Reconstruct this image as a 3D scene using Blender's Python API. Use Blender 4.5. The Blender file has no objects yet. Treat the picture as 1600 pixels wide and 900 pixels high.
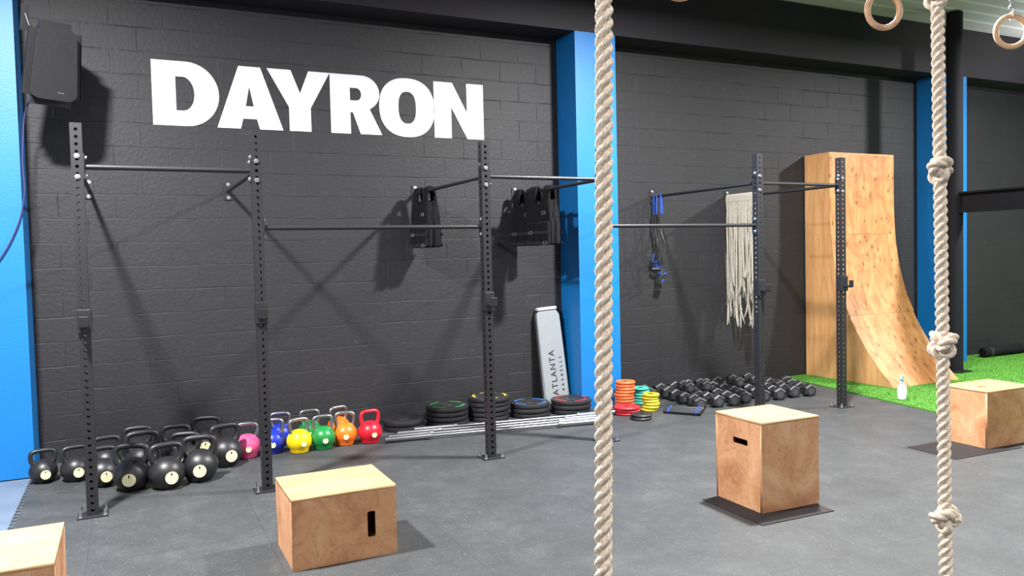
import bpy, bmesh, math, random
from mathutils import Vector, Matrix
random.seed(7)
SC=bpy.context.scene
COL=SC.collection
try:
    SC.view_settings.view_transform='Standard'
except Exception: pass

# ------------------------------------------------------------ materials
def srgb(r,g,b):
    f=lambda c:(c/255/12.92) if c/255<=.04045 else ((c/255+.055)/1.055)**2.4
    return (f(r),f(g),f(b),1)
def base(name):
    m=bpy.data.materials.new(name); m.use_nodes=True
    nt=m.node_tree; b=nt.nodes['Principled BSDF']
    return m,nt,b
def N(nt,t,**k):
    n=nt.nodes.new(t)
    for a,v in k.items():
        if a in n.inputs: n.inputs[a].default_value=v
        else: setattr(n,a,v)
    return n
def mixc(nt,fac,a,b):
    m=nt.nodes.new('ShaderNodeMix'); m.data_type='RGBA'
    for s,v in ((0,fac),(6,a),(7,b)):
        if hasattr(v,'is_linked') or hasattr(v,'links'): nt.links.new(v,m.inputs[s])
        else: m.inputs[s].default_value=v
    return m.outputs[2]
def mat(name,c,rough=.5,metal=0,var=.15,scale=30,bump=.0,bscale=200,spec=.5):
    m,nt,b=base(name)
    L=nt.links
    tc=N(nt,'ShaderNodeTexCoord')
    no=N(nt,'ShaderNodeTexNoise'); no.inputs['Scale'].default_value=scale; no.inputs['Detail'].default_value=5
    L.new(tc.outputs['Object'],no.inputs['Vector'])
    dark=tuple(x*(1-var) for x in c[:3])+(1,); lite=tuple(min(1,x*(1+var)) for x in c[:3])+(1,)
    L.new(mixc(nt,no.outputs['Fac'],dark,lite),b.inputs['Base Color'])
    b.inputs['Roughness'].default_value=rough; b.inputs['Metallic'].default_value=metal
    b.inputs['Specular IOR Level'].default_value=spec
    if bump:
        n2=N(nt,'ShaderNodeTexNoise'); n2.inputs['Scale'].default_value=bscale; n2.inputs['Detail'].default_value=3
        L.new(tc.outputs['Object'],n2.inputs['Vector'])
        bp=N(nt,'ShaderNodeBump'); bp.inputs['Strength'].default_value=bump; bp.inputs['Distance'].default_value=.01
        L.new(n2.outputs['Fac'],bp.inputs['Height']); L.new(bp.outputs['Normal'],b.inputs['Normal'])
    return m

def ramp(nt,src,stops):
    r=nt.nodes.new('ShaderNodeValToRGB'); nt.links.new(src,r.inputs[0])
    el=r.color_ramp.elements
    while len(el)<len(stops): el.new(.5)
    for e,(p,c) in zip(el,stops): e.position=p; e.color=c
    return r.outputs[0]

def brick_wall():
    m,nt,b=base('black_painted_block'); L=nt.links
    tc=N(nt,'ShaderNodeTexCoord'); sp=N(nt,'ShaderNodeSeparateXYZ'); cb=N(nt,'ShaderNodeCombineXYZ')
    L.new(tc.outputs['Object'],sp.inputs[0]); L.new(sp.outputs[0],cb.inputs[0]); L.new(sp.outputs[2],cb.inputs[1])
    nz=N(nt,'ShaderNodeTexNoise'); nz.inputs['Scale'].default_value=3; nz.inputs['Detail'].default_value=5
    L.new(cb.outputs[0],nz.inputs['Vector'])
    vm=N(nt,'ShaderNodeVectorMath'); vm.operation='MULTIPLY_ADD'
    L.new(nz.outputs['Color'],vm.inputs[0]); vm.inputs[1].default_value=(.03,.03,0); L.new(cb.outputs[0],vm.inputs[2])
    br=N(nt,'ShaderNodeTexBrick'); L.new(vm.outputs[0],br.inputs['Vector'])
    br.inputs['Scale'].default_value=1; br.inputs['Brick Width'].default_value=.45; br.inputs['Row Height'].default_value=.215
    br.inputs['Mortar Size'].default_value=.007; br.inputs['Mortar Smooth'].default_value=1
    br.inputs['Color1'].default_value=(.0170,.0164,.0190,1); br.inputs['Color2'].default_value=(.0185,.0180,.0206,1)
    br.inputs['Mortar'].default_value=(.0155,.0150,.0172,1)
    n1=N(nt,'ShaderNodeTexNoise'); n1.inputs['Scale'].default_value=7; n1.inputs['Detail'].default_value=9; n1.inputs['Roughness'].default_value=.78
    L.new(cb.outputs[0],n1.inputs['Vector'])
    sc=ramp(nt,n1.outputs['Fac'],[(.56,(0,0,0,1)),(.80,(.35,.35,.35,1))])
    c1=mixc(nt,sc,br.outputs['Color'],(.07,.07,.074,1))
    n3=N(nt,'ShaderNodeTexNoise'); n3.inputs['Scale'].default_value=45; n3.inputs['Detail'].default_value=2
    L.new(cb.outputs[0],n3.inputs['Vector'])
    s3=ramp(nt,n3.outputs['Fac'],[(.74,(0,0,0,1)),(.78,(.6,.6,.6,1))])
    L.new(mixc(nt,s3,c1,(.14,.14,.145,1)),b.inputs['Base Color'])
    b.inputs['Roughness'].default_value=.6; b.inputs['Specular IOR Level'].default_value=.4
    n2=N(nt,'ShaderNodeTexNoise'); n2.inputs['Scale'].default_value=30; n2.inputs['Detail'].default_value=7
    L.new(cb.outputs[0],n2.inputs['Vector'])
    b1=N(nt,'ShaderNodeBump'); b1.inputs['Strength'].default_value=.35; b1.inputs['Distance'].default_value=.01
    L.new(n2.outputs['Fac'],b1.inputs['Height'])
    nm=ramp(nt,nz.outputs['Fac'],[(.40,(.12,.12,.12,1)),(.65,(.6,.6,.6,1))])
    b2=N(nt,'ShaderNodeBump'); b2.invert=True; b2.inputs['Distance'].default_value=.007
    L.new(nm,b2.inputs['Strength'])
    L.new(br.outputs['Fac'],b2.inputs['Height']); L.new(b1.outputs[0],b2.inputs['Normal']); L.new(b2.outputs[0],b.inputs['Normal'])
    return m
def rubber_floor():
    m,nt,b=base('speckled_rubber_floor'); L=nt.links
    tc=N(nt,'ShaderNodeTexCoord')
    n1=N(nt,'ShaderNodeTexNoise'); n1.inputs['Scale'].default_value=2.4; n1.inputs['Detail'].default_value=12; n1.inputs['Roughness'].default_value=.78
    L.new(tc.outputs['Object'],n1.inputs['Vector'])
    c0=ramp(nt,n1.outputs['Fac'],[(.34,(.035,.038,.040,1)),(.53,(.048,.0515,.054,1)),(.72,(.074,.078,.081,1))])
    v=N(nt,'ShaderNodeTexVoronoi'); v.inputs['Scale'].default_value=60; L.new(tc.outputs['Object'],v.inputs['Vector'])
    f=ramp(nt,v.outputs['Distance'],[(.12,(1,1,1,1)),(.20,(0,0,0,1))])
    wn=N(nt,'ShaderNodeTexNoise'); wn.inputs['Scale'].default_value=34; L.new(tc.outputs['Object'],wn.inputs['Vector'])
    g=ramp(nt,wn.outputs['Fac'],[(.47,(0,0,0,1)),(.58,(.8,.8,.8,1))])
    mm=N(nt,'ShaderNodeMath'); mm.operation='MULTIPLY'; L.new(f,mm.inputs[0]); L.new(g,mm.inputs[1])
    c1=mixc(nt,mm.outputs[0],c0,(.20,.21,.22,1))
    mp=N(nt,'ShaderNodeMapping'); mp.inputs['Scale'].default_value=(5,1.6,1); mp.inputs['Rotation'].default_value=(0,0,.6); L.new(tc.outputs['Object'],mp.inputs[0])
    n4=N(nt,'ShaderNodeTexNoise'); n4.inputs['Scale'].default_value=3; n4.inputs['Detail'].default_value=10; n4.inputs['Roughness'].default_value=.8; L.new(mp.outputs[0],n4.inputs['Vector'])
    sf=ramp(nt,n4.outputs['Fac'],[(.58,(0,0,0,1)),(.78,(.5,.5,.5,1))])
    c1=mixc(nt,sf,c1,(.15,.155,.16,1))
    br=N(nt,'ShaderNodeTexBrick'); br.offset=0; L.new(tc.outputs['Object'],br.inputs['Vector'])
    br.inputs['Scale'].default_value=1; br.inputs['Brick Width'].default_value=1.0; br.inputs['Row Height'].default_value=1.0
    br.inputs['Mortar Size'].default_value=.003; br.inputs['Mortar Smooth'].default_value=.5
    fm=N(nt,'ShaderNodeMath'); fm.operation='MULTIPLY'; fm.inputs[1].default_value=.6; L.new(br.outputs['Fac'],fm.inputs[0])
    c2=mixc(nt,fm.outputs[0],c1,(.02,.021,.022,1))
    L.new(c2,b.inputs['Base Color'])
    b.inputs['Roughness'].default_value=.6; b.inputs['Specular IOR Level'].default_value=.42
    n2=N(nt,'ShaderNodeTexNoise'); n2.inputs['Scale'].default_value=130; L.new(tc.outputs['Object'],n2.inputs['Vector'])
    bp=N(nt,'ShaderNodeBump'); bp.inputs['Strength'].default_value=.25; bp.inputs['Distance'].default_value=.004
    L.new(n2.outputs['Fac'],bp.inputs['Height']); L.new(bp.outputs[0],b.inputs['Normal'])
    return m
def wood(name,c1,c2,c3,stretch=(1,8,8),scale=3,knots=0,rough=.5,line=.38):
    m,nt,b=base(name); L=nt.links
    tc=N(nt,'ShaderNodeTexCoord'); mp=N(nt,'ShaderNodeMapping'); mp.inputs['Scale'].default_value=stretch
    oi=N(nt,'ShaderNodeObjectInfo')
    ad=N(nt,'ShaderNodeVectorMath'); ad.operation='ADD'
    mu=N(nt,'ShaderNodeMath'); mu.operation='MULTIPLY'; mu.inputs[1].default_value=17; L.new(oi.outputs['Random'],mu.inputs[0])
    L.new(tc.outputs['Object'],ad.inputs[0]); L.new(mu.outputs[0],ad.inputs[1])
    L.new(ad.outputs[0],mp.inputs[0])
    n=N(nt,'ShaderNodeTexNoise'); n.inputs['Scale'].default_value=scale; n.inputs['Detail'].default_value=7; n.inputs['Distortion'].default_value=1.2
    L.new(mp.outputs[0],n.inputs['Vector'])
    col=ramp(nt,n.outputs['Fac'],[(.3,c1),(.52,c2),(.72,c3)])
    ml=N(nt,'ShaderNodeMath'); ml.operation='MULTIPLY'; ml.inputs[1].default_value=14; L.new(n.outputs['Fac'],ml.inputs[0])
    fr=N(nt,'ShaderNodeMath'); fr.operation='FRACT'; L.new(ml.outputs[0],fr.inputs[0])
    gl=ramp(nt,fr.outputs[0],[(.0,(line,line,line,1)),(.22,(0,0,0,1))])
    col=mixc(nt,gl,col,tuple(x*.62 for x in c1[:3])+(1,))
    w=N(nt,'ShaderNodeTexNoise'); w.inputs['Scale'].default_value=scale*9; w.inputs['Detail'].default_value=3
    L.new(mp.outputs[0],w.inputs['Vector'])
    f=ramp(nt,w.outputs['Fac'],[(.45,(0,0,0,1)),(.75,(.35,.35,.35,1))])
    col=mixc(nt,f,col,c3)
    if knots:
        sp=N(nt,'ShaderNodeSeparateXYZ'); L.new(ad.outputs[0],sp.inputs[0]); cb=N(nt,'ShaderNodeCombineXYZ')
        L.new(sp.outputs[0],cb.inputs[0]); L.new(sp.outputs[2],cb.inputs[1])
        dn=N(nt,'ShaderNodeTexNoise'); dn.inputs['Scale'].default_value=9; dn.inputs['Detail'].default_value=4; L.new(cb.outputs[0],dn.inputs['Vector'])
        dv=N(nt,'ShaderNodeVectorMath'); dv.operation='MULTIPLY_ADD'; dv.inputs[1].default_value=(.10,.10,0); L.new(dn.outputs['Color'],dv.inputs[0]); L.new(cb.outputs[0],dv.inputs[2])
        mp2=N(nt,'ShaderNodeMapping'); mp2.inputs['Scale'].default_value=(8.5,5.5,1); L.new(dv.outputs[0],mp2.inputs[0])
        v=N(nt,'ShaderNodeTexVoronoi'); v.voronoi_dimensions='2D'; v.inputs['Scale'].default_value=1; L.new(mp2.outputs[0],v.inputs['Vector'])
        k=ramp(nt,v.outputs['Distance'],[(.04,(.85,.85,.85,1)),(.09,(.5,.5,.5,1)),(.18,(.18,.18,.18,1)),(.34,(0,0,0,1))])
        sx=N(nt,'ShaderNodeSeparateColor'); L.new(v.outputs['Color'],sx.inputs[0])
        gt=N(nt,'ShaderNodeMath'); gt.operation='GREATER_THAN'; gt.inputs[1].default_value=.60; L.new(sx.outputs[0],gt.inputs[0])
        kk=N(nt,'ShaderNodeMath'); kk.operation='MULTIPLY'; L.new(k,kk.inputs[0]); L.new(gt.outputs[0],kk.inputs[1])
        n5=N(nt,'ShaderNodeTexNoise'); n5.inputs['Scale'].default_value=3.4; n5.inputs['Detail'].default_value=8; n5.inputs['Distortion'].default_value=2.0; L.new(cb.outputs[0],n5.inputs['Vector'])
        k2=ramp(nt,n5.outputs['Fac'],[(.44,(0,0,0,1)),(.66,(.65,.65,.65,1))])
        col=mixc(nt,k2,col,srgb(160,96,50))
        col=mixc(nt,kk.outputs[0],col,srgb(92,50,24))
    L.new(col,b.inputs['Base Color']); b.inputs['Roughness'].default_value=rough
    return m
def rope_mat(name,a,bc):
    m,nt,b=base(name); L=nt.links
    tc=N(nt,'ShaderNodeTexCoord'); n=N(nt,'ShaderNodeTexNoise'); n.inputs['Scale'].default_value=260; n.inputs['Detail'].default_value=4
    mp=N(nt,'ShaderNodeMapping'); mp.inputs['Scale'].default_value=(1,1,.3); L.new(tc.outputs['Object'],mp.inputs[0]); L.new(mp.outputs[0],n.inputs['Vector'])
    L.new(ramp(nt,n.outputs['Fac'],[(.3,a),(.65,bc)]),b.inputs['Base Color']); b.inputs['Roughness'].default_value=.9
    bp=N(nt,'ShaderNodeBump'); bp.inputs['Strength'].default_value=.7; bp.inputs['Distance'].default_value=.003
    L.new(n.outputs['Fac'],bp.inputs['Height']); L.new(bp.outputs[0],b.inputs['Normal'])
    return m
def turf_mat():
    m,nt,b=base('green_turf'); L=nt.links
    tc=N(nt,'ShaderNodeTexCoord'); n=N(nt,'ShaderNodeTexNoise'); n.inputs['Scale'].default_value=60; n.inputs['Detail'].default_value=6
    L.new(tc.outputs['Object'],n.inputs['Vector'])
    c=ramp(nt,n.outputs['Fac'],[(.3,srgb(50,104,24)),(.5,srgb(70,130,33)),(.7,srgb(96,154,50))])
    L.new(c,b.inputs['Base Color']); b.inputs['Roughness'].default_value=.9
    bp=N(nt,'ShaderNodeBump'); bp.inputs['Strength'].default_value=.6; bp.inputs['Distance'].default_value=.01
    L.new(n.outputs['Fac'],bp.inputs['Height']); L.new(bp.outputs[0],b.inputs['Normal'])
    return m

M={}
M['wall']=brick_wall(); M['floor']=rubber_floor(); M['turf']=turf_mat(); M['ceil']=mat('grey_metal_ceiling',(.46,.44,.46,1),.6,0,.06,5)
M['black_paint']=mat('black_wall_paint',(.0125,.0105,.014,1),.65,0,.15,3,.1,40,.3)
M['blue']=mat('blue_paint',srgb(4,106,174),.5,0,.06,2,.12,60)
M['plain']=mat('pale_wall_paint',(.5,.5,.5,1),.7)
M['concrete']=mat('grey_blue_floor_paint',srgb(100,114,132),.5,0,.1,4)
M['steel_black']=mat('black_powder_coat',(.016,.016,.019,1),.4,0,.2,60,.05,400)
M['steel_matt']=mat('dark_steel_paint',(.010,.0105,.0135,1),.75,0,.15,20,0,200,.15)
M['zinc']=mat('zinc_bolt',(.62,.62,.64,1),.32,1,.1)
M['chrome']=mat('brushed_steel',(.36,.36,.375,1),.34,1,.08)
M['white']=mat('white_wall_paint',(.60,.60,.64,1),.55,0,.05,6)
M['rubber']=mat('black_rubber',(.017,.017,.019,1),.48,0,.2,40,.1,300)
M['darksheet']=mat('dark_sheet_surface',(.022,.019,.021,1),.7,0,.2,60,.1,300,.3)
M['capgrey']=mat('dark_grey_cap',(.05,.052,.056,1),.45)
M['cast']=mat('black_cast_iron',(.013,.013,.015,1),.40,0,.2,40,.08,300)
M['badge']=mat('cream_badge',srgb(205,200,160),.5,0,.05)
M['fabric']=mat('black_nylon',(.008,.008,.010,1),.9,0,.3,80,.4,500,.15)
M['webbing']=mat('dark_grey_webbing',(.016,.017,.020,1),.8,0,.2,80,.2,500,.2)
M['plastic']=mat('black_plastic',(.009,.009,.011,1),.45,0,.1,50,.06,400)
M['grille']=mat('perforated_grille',(.011,.011,.013,1),.6,.2,.4,220,.4,260,.3)
M['box']=wood('birch_plywood',srgb(172,116,78),srgb(200,147,106),srgb(216,172,132),(1.6,1.6,3.2),1.9,line=.45)
M['boxtop']=wood('birch_plywood_top',srgb(176,130,86),srgb(190,146,101),srgb(202,163,119),(1.2,5,5),2.2,line=.28)
M['edge']=wood('plywood_edge',srgb(180,130,85),srgb(205,160,112),srgb(150,100,60),(1,1,30),6)
M['ramp']=wood('knotty_pine_plywood',srgb(166,112,64),srgb(188,136,84),srgb(202,154,102),(5,.1,.9),2.0,1,line=.35)
M['rampside']=wood('pine_plywood_side',srgb(174,124,78),srgb(190,142,92),srgb(204,158,110),(6,5,.6),1.8)
M['ringwood']=wood('ring_wood',srgb(196,146,108),srgb(216,172,134),srgb(226,188,152),(3,3,3),8)
M['rope']=rope_mat('beige_rope',srgb(192,170,146),srgb(242,228,210))
M['cotton']=rope_mat('grey_cotton_rope',srgb(112,107,98),srgb(172,166,154))
M['strap']=mat('white_webbing',srgb(200,200,196),.8,0,.1,80)
M['bench']=mat('grey_vinyl',srgb(132,138,141),.5,0,.06,20,.1,200)
M['benchlite']=mat('pale_plastic_cap',srgb(200,203,203),.5)
M['ink']=mat('dark_print',(.01,.012,.014,1),.6)
M['bluecloth']=mat('blue_webbing',srgb(20,58,135),.7,0,.2,50)
M['cable']=mat('purple_cable',srgb(60,50,95),.5)
M['bottle']=mat('white_bottle_plastic',srgb(232,236,238),.3,0,.03)
def colour(nm,r,g,b,rough=.35): 
    if nm not in M: M[nm]=mat(nm+'_enamel',srgb(r,g,b),rough,0,.06,10)
    return M[nm]
colour('pink',222,84,134); colour('kblue',26,46,165); colour('yellow',232,198,18); colour('green',20,122,56); colour('orange',236,112,26); colour('red',200,22,42)
colour('dorange',222,98,46,.5); colour('dteal',55,170,148,.5); colour('dyellow',210,200,45,.5); colour('dred',190,38,50,.5)
colour('markgreen',40,150,70,.6); colour('markblue',50,110,200,.6); colour('markred',190,40,50,.6); colour('markyellow',190,160,50,.6)

# ------------------------------------------------------------ object helpers
def link(o,parent=None):
    COL.objects.link(o)
    if parent: o.parent=parent
    return o
def empty(name,loc=(0,0,0),rot=(0,0,0),label=None,cat=None,group=None):
    o=bpy.data.objects.new(name,None); o.empty_display_size=.1; o.location=loc; o.rotation_euler=rot
    link(o); tag(o,label,cat,group); return o
def tag(o,label=None,cat=None,group=None,kind=None):
    if label: o['label']=label
    if cat: o['category']=cat
    if group: o['group']=group
    if kind: o['kind']=kind
def obj(name,bm,m,parent=None,loc=(0,0,0),rot=(0,0,0),smooth=False):
    me=bpy.data.meshes.new(name); bmesh.ops.recalc_face_normals(bm,faces=bm.faces); bm.to_mesh(me); bm.free()
    for mm in (m if isinstance(m,(list,tuple)) else [m]): me.materials.append(mm)
    if smooth:
        for p in me.polygons: p.use_smooth=True
        try: me.set_sharp_from_angle(angle=math.radians(40))
        except Exception: pass
    o=bpy.data.objects.new(name,me); o.location=loc; o.rotation_euler=rot
    return link(o,parent)
def dup(root,loc=None,rot=None,parent=None):
    def rec(s,p):
        c=s.copy(); COL.objects.link(c)
        c.parent=p
        for ch in s.children: rec(ch,c)
        return c
    c=rec(root,parent)
    if loc is not None: c.location=loc
    if rot is not None: c.rotation_euler=rot
    return c
def add_box(bm,c,s,bev=0,R=None):
    g=bmesh.ops.create_cube(bm,size=1)
    vs=g['verts']
    for v in vs:
        v.co=Vector((v.co.x*s[0],v.co.y*s[1],v.co.z*s[2]))
    if bev:
        es=list({e for v in vs for e in v.link_edges})
        r=bmesh.ops.bevel(bm,geom=es,offset=bev,segments=2,affect='EDGES',profile=.5)
        vs=list({v for f in r['faces'] for v in f.verts}|{v for v in vs if v.is_valid})
    for v in vs:
        if R is not None: v.co=R@v.co
        v.co+=Vector(c)
    return vs
def box(name,c,s,m,parent=None,bev=0,loc=(0,0,0),rot=(0,0,0)):
    bm=bmesh.new(); add_box(bm,c,s,bev); return obj(name,bm,m,parent,loc,rot)
def add_lathe(bm,prof,seg=32,axis='Z',c=(0,0,0)):
    rings=[]
    for r,z in prof:
        ring=[]
        if r<1e-6: 
            ring=[bm.verts.new(conv((0,0,z),axis,c))]
        else:
            for i in range(seg):
                a=2*math.pi*i/seg
                ring.append(bm.verts.new(conv((r*math.cos(a),r*math.sin(a),z),axis,c)))
        rings.append(ring)
    for A,B in zip(rings,rings[1:]):
        for i in range(seg):
            j=(i+1)%seg
            if len(A)==1 and len(B)==1: continue
            if len(A)==1: bm.faces.new((A[0],B[i],B[j]))
            elif len(B)==1: bm.faces.new((A[i],A[j],B[0]))
            else: bm.faces.new((A[i],A[j],B[j],B[i]))
def conv(p,axis,c):
    x,y,z=p
    if axis=='X': q=(z,x,y)
    elif axis=='Y': q=(y,z,x)
    else: q=(x,y,z)
    return Vector(q)+Vector(c)
def lathe(name,prof,m,parent=None,seg=32,axis='Z',loc=(0,0,0),rot=(0,0,0),smooth=True):
    bm=bmesh.new(); add_lathe(bm,prof,seg,axis); return obj(name,bm,m,parent,loc,rot,smooth)
def frames(pts,closed=False):
    n=len(pts); T=[]
    for i in range(n):
        a=pts[(i-1)%n] if (closed or i>0) else pts[i]
        b=pts[(i+1)%n] if (closed or i<n-1) else pts[i]
        T.append((b-a).normalized())
    up=Vector((0,0,1)) if abs(T[0].z)<.9 else Vector((1,0,0))
    u=T[0].cross(up).normalized(); U=[u]
    for i in range(1,n):
        u=U[-1]-T[i]*U[-1].dot(T[i]); u.normalize(); U.append(u)
    return T,U
def add_tube(bm,pts,r,seg=10,closed=False,cap=True):
    pts=[Vector(p) for p in pts]; T,U=frames(pts,closed); rings=[]
    for i,p in enumerate(pts):
        V=T[i].cross(U[i]); rr=r(i/(len(pts)-1)) if callable(r) else r
        rings.append([bm.verts.new(p+(U[i]*math.cos(2*math.pi*k/seg)+V*math.sin(2*math.pi*k/seg))*rr) for k in range(seg)])
    n=len(rings)
    for i in range(n if closed else n-1):
        A=rings[i];B=rings[(i+1)%n]
        for k in range(seg): bm.faces.new((A[k],A[(k+1)%seg],B[(k+1)%seg],B[k]))
    if cap and not closed:
        bm.faces.new(rings[0][::-1]); bm.faces.new(rings[-1])
def tube(name,pts,r,m,parent=None,seg=10,closed=False,loc=(0,0,0),rot=(0,0,0)):
    bm=bmesh.new(); add_tube(bm,pts,r,seg,closed); return obj(name,bm,m,parent,loc,rot,True)
def resample(pts,step):
    pts=[Vector(p) for p in pts]; out=[pts[0]]; 
    for a,b in zip(pts,pts[1:]):
        n=max(1,int((b-a).length/step))
        for i in range(1,n+1): out.append(a.lerp(b,i/n))
    return out
def add_twist(bm,pts,R,pitch,step=.007,seg=8):
    pts=resample(pts,step); T,U=frames(pts); s=0; rings=[]; K=24
    prev=pts[0]
    for i,p in enumerate(pts):
        s+=(p-prev).length; prev=p; V=T[i].cross(U[i]); tw=2*math.pi*s/pitch; ring=[]
        for k in range(K):
            a=2*math.pi*k/K; b=((a*3+math.pi)%(2*math.pi))-math.pi; b/=3
            o_=R*.5; q=R*.54
            rad=o_*math.cos(b)+math.sqrt(max(0,q*q-(o_*math.sin(b))**2))
            ring.append(bm.verts.new(p+(U[i]*math.cos(a+tw)+V*math.sin(a+tw))*rad))
        rings.append(ring)
    for A,B in zip(rings,rings[1:]):
        for k in range(K): bm.faces.new((A[k],A[(k+1)%K],B[(k+1)%K],B[k]))
    bm.faces.new(rings[0][::-1]); bm.faces.new(rings[-1])
def shape2d(name,loops,thick,m,parent=None,loc=(0,0,0),rot=(0,0,0)):
    cu=bpy.data.curves.new('tmp','CURVE'); cu.dimensions='2D'; cu.fill_mode='BOTH'; cu.extrude=thick/2
    for lp in loops:
        s=cu.splines.new('POLY'); s.points.add(len(lp)-1); s.use_cyclic_u=True
        for i,(x,y) in enumerate(lp): s.points[i].co=(x,y,0,1)
    t=bpy.data.objects.new('tmp',cu); COL.objects.link(t)
    dg=bpy.context.evaluated_depsgraph_get(); me=bpy.data.meshes.new_from_object(t.evaluated_get(dg))
    bpy.data.objects.remove(t); bpy.data.curves.remove(cu)
    bm=bmesh.new(); bm.from_mesh(me); bmesh.ops.remove_doubles(bm,verts=bm.verts,dist=1e-5); bm.to_mesh(me); bm.free()
    me.name=name; me.materials.clear(); me.materials.append(m)
    o=bpy.data.objects.new(name,me); o.location=loc; o.rotation_euler=rot
    return link(o,parent)
def textmesh(name,body,size,thick,m,parent=None,loc=(0,0,0),rot=(0,0,0),sp=1):
    cu=bpy.data.curves.new('tmp','FONT'); cu.body=body; cu.size=size; cu.extrude=thick/2; cu.space_character=sp; cu.align_x='CENTER'; cu.align_y='CENTER'
    t=bpy.data.objects.new('tmp',cu); COL.objects.link(t)
    dg=bpy.context.evaluated_depsgraph_get(); me=bpy.data.meshes.new_from_object(t.evaluated_get(dg))
    bpy.data.objects.remove(t); bpy.data.curves.remove(cu)
    me.materials.clear(); me.materials.append(m)
    o=bpy.data.objects.new(name,me); o.location=loc; o.rotation_euler=rot
    return link(o,parent)
def arc(cx,cy,rx,ry,a0,a1,n=12):
    return [(cx+rx*math.cos(math.radians(a0+(a1-a0)*i/n)),cy+ry*math.sin(math.radians(a0+(a1-a0)*i/n))) for i in range(n+1)]
def bez(ps,n=40):
    out=[]
    P_=[Vector(p) for p in ps]
    for s in range(len(P_)-1):
        p0=P_[max(0,s-1)];p1=P_[s];p2=P_[s+1];p3=P_[min(len(P_)-1,s+2)]
        for i in range(n):
            t=i/n
            out.append(.5*((2*p1)+(-p0+p2)*t+(2*p0-5*p1+4*p2-p3)*t*t+(-p0+3*p1-3*p2+p3)*t**3))
    out.append(P_[-1]); return out

# ------------------------------------------------------------ camera
f,cx,cy,cz,ya,pi_,ro=1238.4988,0.2810,-6.1478,1.7189,0.4505,-0.0403,-0.0238
F=Vector((math.sin(ya)*math.cos(pi_),math.cos(ya)*math.cos(pi_),math.sin(pi_)))
Rr=Vector((math.cos(ya),-math.sin(ya),0)); U=Rr.cross(F)
R2=Rr*math.cos(ro)+U*math.sin(ro); U2=-Rr*math.sin(ro)+U*math.cos(ro)
cam=bpy.data.cameras.new('camera'); cam.sensor_width=36; cam.lens=f/1600*36; cam.clip_start=.05
co=bpy.data.objects.new('camera',cam); COL.objects.link(co)
co.matrix_world=Matrix(((R2.x,U2.x,-F.x,cx),(R2.y,U2.y,-F.y,cy),(R2.z,U2.z,-F.z,cz),(0,0,0,1)))
SC.camera=co

# ------------------------------------------------------------ room
D=1.794; YC=1.38; CE=4.82; X0,X1,Y0=-5,17,-11
def struct(o): o['kind']='structure'; return o
struct(box('wall_back',((X0+X1)/2,D+.1,CE/2),(X1-X0,.2,CE),M['wall']))
struct(box('wall_left',(X0-.1,(Y0+D)/2,CE/2),(.2,D-Y0+.4,CE),M['plain']))
struct(box('wall_right',(X1+.1,(Y0+D)/2,CE/2),(.2,D-Y0+.4,CE),M['plain']))
struct(box('wall_front',((X0+X1)/2,Y0-.1,CE/2),(X1-X0,.2,CE),M['plain']))
struct(box('floor',((X0+X1)/2,(Y0+D)/2,-.06),(X1-X0,D-Y0+.4,.1),M['concrete']))
bm=bmesh.new(); add_box(bm,((X0+X1)/2,(Y0+D)/2,CE+.08),(X1-X0,D-Y0+.4,.1))
yy=YC-.12
prof=[]
while yy>Y0+.3:
    prof+=[(yy,CE+.015),(yy-.03,CE),(yy-.19,CE),(yy-.22,CE+.015)]; yy-=.27
vs=[(bm.verts.new((X0,y_,z)),bm.verts.new((X1,y_,z))) for y_,z in [(D,CE+.015)]+prof+[(Y0,CE+.015)]]
for a,b_ in zip(vs,vs[1:]): bm.faces.new((a[0],a[1],b_[1],b_[0]))
struct(obj('ceiling',bm,M['ceil']))
struct(box('trim_1',((X0+X1)/2,(YC+D)/2,(4.15+CE)/2),(X1-X0,D-YC,CE-4.15),M['black_paint']))
for i,(a,b_) in enumerate(((-1.0,-.47),(4.75,5.27),(10.79,11.31))):
    struct(box('trim_%d'%(i+2),((a+b_)/2,(YC+D)/2,4.15/2),(b_-a,D-YC,4.15),M['blue']))
y=D
edge=[]
while y>-10.9:
    for dx,dy in ((0,.0),(0,.03),(-.03,.022),(-.03,.058),(0,.05)): edge.append((-.47+dx,y-dy))
    y-=.08
pts=[(X1,D)]+edge+[(-.47,Y0),(X1,Y0)]
struct(shape2d('floor_2',[pts],.01,M['floor'],loc=(0,0,-.005)))
# turf lane
bm=bmesh.new()
P=[(8.15,D-.012),(7.7,-.84),(7.25,-3.5),(X1-.05,-3.5),(X1-.05,D-.012)]
nP=len(P)
lo=[bm.verts.new((x,y_,.0005)) for x,y_ in P]; hi=[bm.verts.new((x,y_,.016)) for x,y_ in P]
bm.faces.new(hi); bm.faces.new(lo[::-1])
for i in range(nP): bm.faces.new((lo[i],lo[(i+1)%nP],hi[(i+1)%nP],hi[i]))
def inlane(x,y_):
    ex=8.15+(y_-D)*(.45/2.634)
    if 8.5<x<9.78 and y_>.40: return False
    return x>ex
nb=0
while nb<30000:
    x=random.uniform(7.3,13.8); y_=random.uniform(-1.3,D-.04)
    if not inlane(x,y_): continue
    nb+=1; h=random.uniform(.006,.015); a=random.uniform(0,6.28); w=.005
    dx,dy=math.cos(a)*w,math.sin(a)*w; lx,ly=random.uniform(-.01,.01),random.uniform(-.01,.01)
    bm.faces.new((bm.verts.new((x-dx,y_-dy,.016)),bm.verts.new((x+dx,y_+dy,.016)),bm.verts.new((x+lx,y_+ly,.016+h))))
t=obj('artificial_turf',bm,M['turf']); tag(t,'bright green artificial grass lane beside the wall','turf',kind='stuff')

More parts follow.
